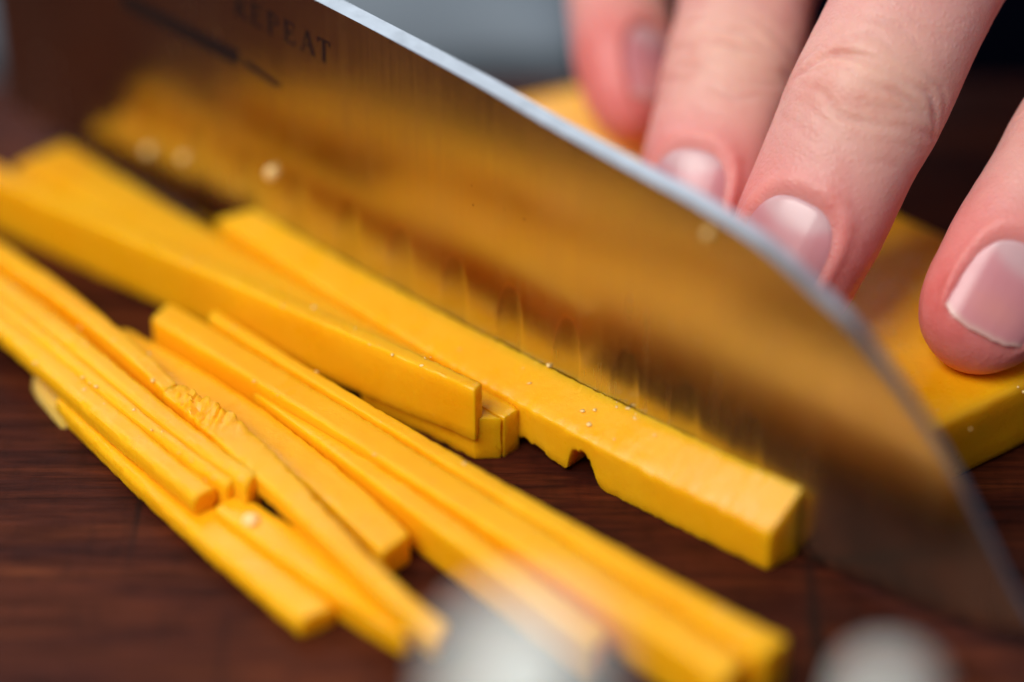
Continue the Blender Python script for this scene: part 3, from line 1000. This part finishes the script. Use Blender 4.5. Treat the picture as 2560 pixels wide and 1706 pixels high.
def hull(spheres):
    bm = bmesh.new()
    for (p, r) in spheres:
        bmesh.ops.create_icosphere(bm, subdivisions=3, radius=r, matrix=Matrix.Translation(Vector(p)))
    res = bmesh.ops.convex_hull(bm, input=bm.verts)
    bmesh.ops.delete(bm, geom=[g for g in res['geom_interior'] + res['geom_unused'] if isinstance(g, bmesh.types.BMVert)], context='VERTS')
    me = bpy.data.meshes.new('palm'); bm.to_mesh(me); bm.free()
    o = bpy.data.objects.new('palm', me); COL.objects.link(o)
    return o


def baked(o):
    dg = bpy.context.evaluated_depsgraph_get()
    return bpy.data.meshes.new_from_object(o.evaluated_get(dg))


def build_hand():
    palm_parts = [hull(h) for h in PALM]
    base = palm_parts[0]
    for q in palm_parts[1:]:
        m = base.modifiers.new('u', 'BOOLEAN'); m.operation = 'UNION'; m.object = q; m.solver = 'EXACT'
    m = base.modifiers.new('r', 'REMESH'); m.mode = 'VOXEL'; m.voxel_size = 1.6
    m = base.modifiers.new('s', 'SMOOTH'); m.iterations = 14; m.factor = 0.6
    me = baked(base)
    for q in palm_parts: bpy.data.objects.remove(q)
    base = bpy.data.objects.new('hand', me); COL.objects.link(base)
    tmp = []
    for k, f in FINGERS.items():
        o = obj_from(*f.mesh(), k)
        tmp.append(o)
        m = base.modifiers.new(k, 'BOOLEAN'); m.operation = 'UNION'; m.object = o
        try: m.solver = 'MANIFOLD'
        except Exception: m.solver = 'EXACT'
    me = baked(base)
    bpy.data.objects.remove(base)
    for o in tmp: bpy.data.objects.remove(o)
    print('HAND verts', len(me.vertices))
    n = len(me.vertices)
    co = np.zeros(n * 3); me.vertices.foreach_get('co', co); co = co.reshape(-1, 3)
    # soften the joins where fingers meet the palm
    bm = bmesh.new(); bm.from_mesh(me)
    sel = []
    for vv in bm.verts:
        if vv.co.y > 66: sel.append(vv)
    for _ in range(10):
        bmesh.ops.smooth_vert(bm, verts=sel, factor=0.5, use_axis_x=True, use_axis_y=True, use_axis_z=True)
    bm.to_mesh(me); bm.free()
    me.vertices.foreach_get('co', co.reshape(-1))
    n = len(me.vertices)
    co = np.zeros(n * 3); me.vertices.foreach_get('co', co); co = co.reshape(-1, 3)
    base_c = np.array([0.69, 0.335, 0.312]); pinkc = np.array([0.74, 0.205, 0.195]); yel = np.array([0.73, 0.44, 0.345])
    tone = np.tile(base_c, (n, 1))
    for f in FINGERS.values():
        tip = f.frame(5 * f.k)[0]; dj = f.frame((f.dip + 1) * f.k); dj = dj[0] + dj[2] * 6
        a = np.exp(-(np.linalg.norm(co - tip, axis=1) / 14.0) ** 4)[:, None] * 0.95
        tone = tone + (pinkc - tone) * a
        b2 = np.exp(-(np.linalg.norm(co - dj, axis=1) / 8.0) ** 2)[:, None] * 0.75
        tone = tone + (yel - tone) * b2
    me.vertices.foreach_set('co', (co * MM).reshape(-1))
    ca = me.color_attributes.new('tone', 'FLOAT_COLOR', 'POINT')
    ca.data.foreach_set('color', np.concatenate([tone, np.ones((n, 1))], 1).astype(np.float32).reshape(-1))
    me.materials.clear(); me.materials.append(M_SKIN)
    me.polygons.foreach_set('use_smooth', [True] * len(me.polygons))
    o = bpy.data.objects.new('hand', me); COL.objects.link(o)
    me.update()
    return o


PALM = [
    [((47.56, 68.83, 47.14), 10.5), ((66.0, 53.7, 57.24), 11), ((88.7, 46.58, 47.24), 10.5), ((103.96, 36.7, 41.54), 9.5), ((93.35, 129.14, 48.24), 15), ((119.35, 121.14, 44.24), 14), ((64.29, 91.73, 33.26), 13)],
    [((99.35, 127.14, 47.24), 17), ((113.35, 123.14, 46.24), 16), ((167.35, 265.14, 68.24), 26), ((152.35, 270.14, 68.24), 25)],
]
hand = build_hand()
tag(hand, 'bare hand with fingertips pressing the cheese slab down behind the blade', 'hand')
for k, f in FINGERS.items():
    V, F, cols = f.nail_mesh()
    o = link('fingernail', V, F, M_NAIL, hand)
    ca = o.data.color_attributes.new('tone', 'FLOAT_COLOR', 'POINT')
    ca.data.foreach_set('color', np.concatenate([np.array(cols), np.ones((len(cols), 1))], 1).astype(np.float32).reshape(-1))
    o.data.set_sharp_from_angle(angle=math.radians(50))

# ---------------------------------------------------------------- blurred things: cloth behind, garlic in front
def cloth(name, x0, x1, y0, y1, z, seed):
    V, F = [], []
    nx, ny = 70, 50
    for j in range(ny):
        for i in range(nx):
            x = x0 + (x1 - x0) * i / (nx - 1); y = y0 + (y1 - y0) * j / (ny - 1)
            ed = min(i, nx - 1 - i, j, ny - 1 - j) / 3.0
            e = min(1, ed)
            zz = z + 0.3 + e * (9 + 4 * fbm((x, y, 0), 55, seed) + 1.5 * fbm((x, y, 0), 15, seed + 4))
            V.append((x + 4 * fbm((x, y, 9), 40, seed), y + 4 * fbm((x, y, 3), 40, seed), max(zz, z + 0.2)))
    for j in range(ny - 1):
        for i in range(nx - 1):
            a = j * nx + i
            F.append((a, a + 1, a + nx + 1, a + nx))
    n0 = len(V)
    V += [(p[0], p[1], z + 0.05) for p in V[:n0]]
    for j in range(ny - 1):
        for i in range(nx - 1):
            a = n0 + j * nx + i
            F.append((a, a + nx, a + nx + 1, a + 1))
    bd = [i for i in range(nx)] + [j * nx + nx - 1 for j in range(1, ny)] + [(ny - 1) * nx + i for i in range(nx - 2, -1, -1)] + [j * nx for j in range(ny - 2, 0, -1)]
    for q in range(len(bd)):
        a, b_ = bd[q], bd[(q + 1) % len(bd)]
        F.append((a, n0 + a, n0 + b_, b_))
    return link(name, V, F, M_CLOTH)


tag(cloth('kitchen_cloth', -260, 12, 111, 360, -30, 5.0), 'blurred pale grey cloth lying behind the cutting board at the top', 'cloth')


def garlic(cx, cy, height, rad, seed, label):
    root = empty('garlic_bulb', (cx, cy, 0))
    tag(root, label, 'garlic', 'blurred garlic bulbs in the foreground')
    V, F = [], []
    prof = [(0.0, .22), (.03, .45), (.10, .80), (.22, .98), (.34, 1.0), (.46, .92), (.58, .76), (.68, .56), (.76, .40), (.83, .30), (.90, .23), (.96, .22), (.99, .19), (1.0, .10)]
    zz = [p[0] for p in prof]; rr_ = [p[1] for p in prof]
    nz, nk = 60, 72
    for i in range(nz):
        t = i / (nz - 1)
        r_ = float(interp(zz, rr_, t))
        for k in range(nk):
            a = 2 * math.pi * k / nk
            lobe = 1 - 0.085 * (1 - abs(math.sin(a * 4.5 / 1.0 + seed))) ** 3 * (1 if t < .7 else .5)
            q = r_ * rad * lobe * (1 + 0.03 * noise.noise(Vector((math.cos(a) * 3 + seed, math.sin(a) * 3, t * 3))))
            V.append((cx + q * math.cos(a) + 2.0 * max(0, t - .7), cy + q * math.sin(a), 0.1 + t * height))
    for i in range(nz - 1):
        for k in range(nk):
            F.append((i * nk + k, i * nk + (k + 1) % nk, (i + 1) * nk + (k + 1) % nk, (i + 1) * nk + k))
    F.append(tuple(range(nk))[::-1]); F.append(tuple((nz - 1) * nk + k for k in range(nk)))
    link('bulb_body', V, F, M_GARLIC, root)
    parts = []
    for k in range(14):
        a = random.random() * 6.28; r_ = rad * .16 * math.sqrt(random.random())
        parts.append(lump((cx + r_ * math.cos(a), cy + r_ * math.sin(a), .35), .7, k * 1.3, 1, (1, 1, .5)))
    child('root_disc', parts, M_RIND, root, 'stuff')
    return root


garlic(0.5, -116.9, 60.3, 21.0, 1.0, 'larger brighter garlic bulb, blurred white, at the bottom edge left of centre')
garlic(27.4, -103.5, 44.7, 12.0, 2.6, 'smaller dimmer garlic bulb, blurred white, at the bottom edge right of centre')
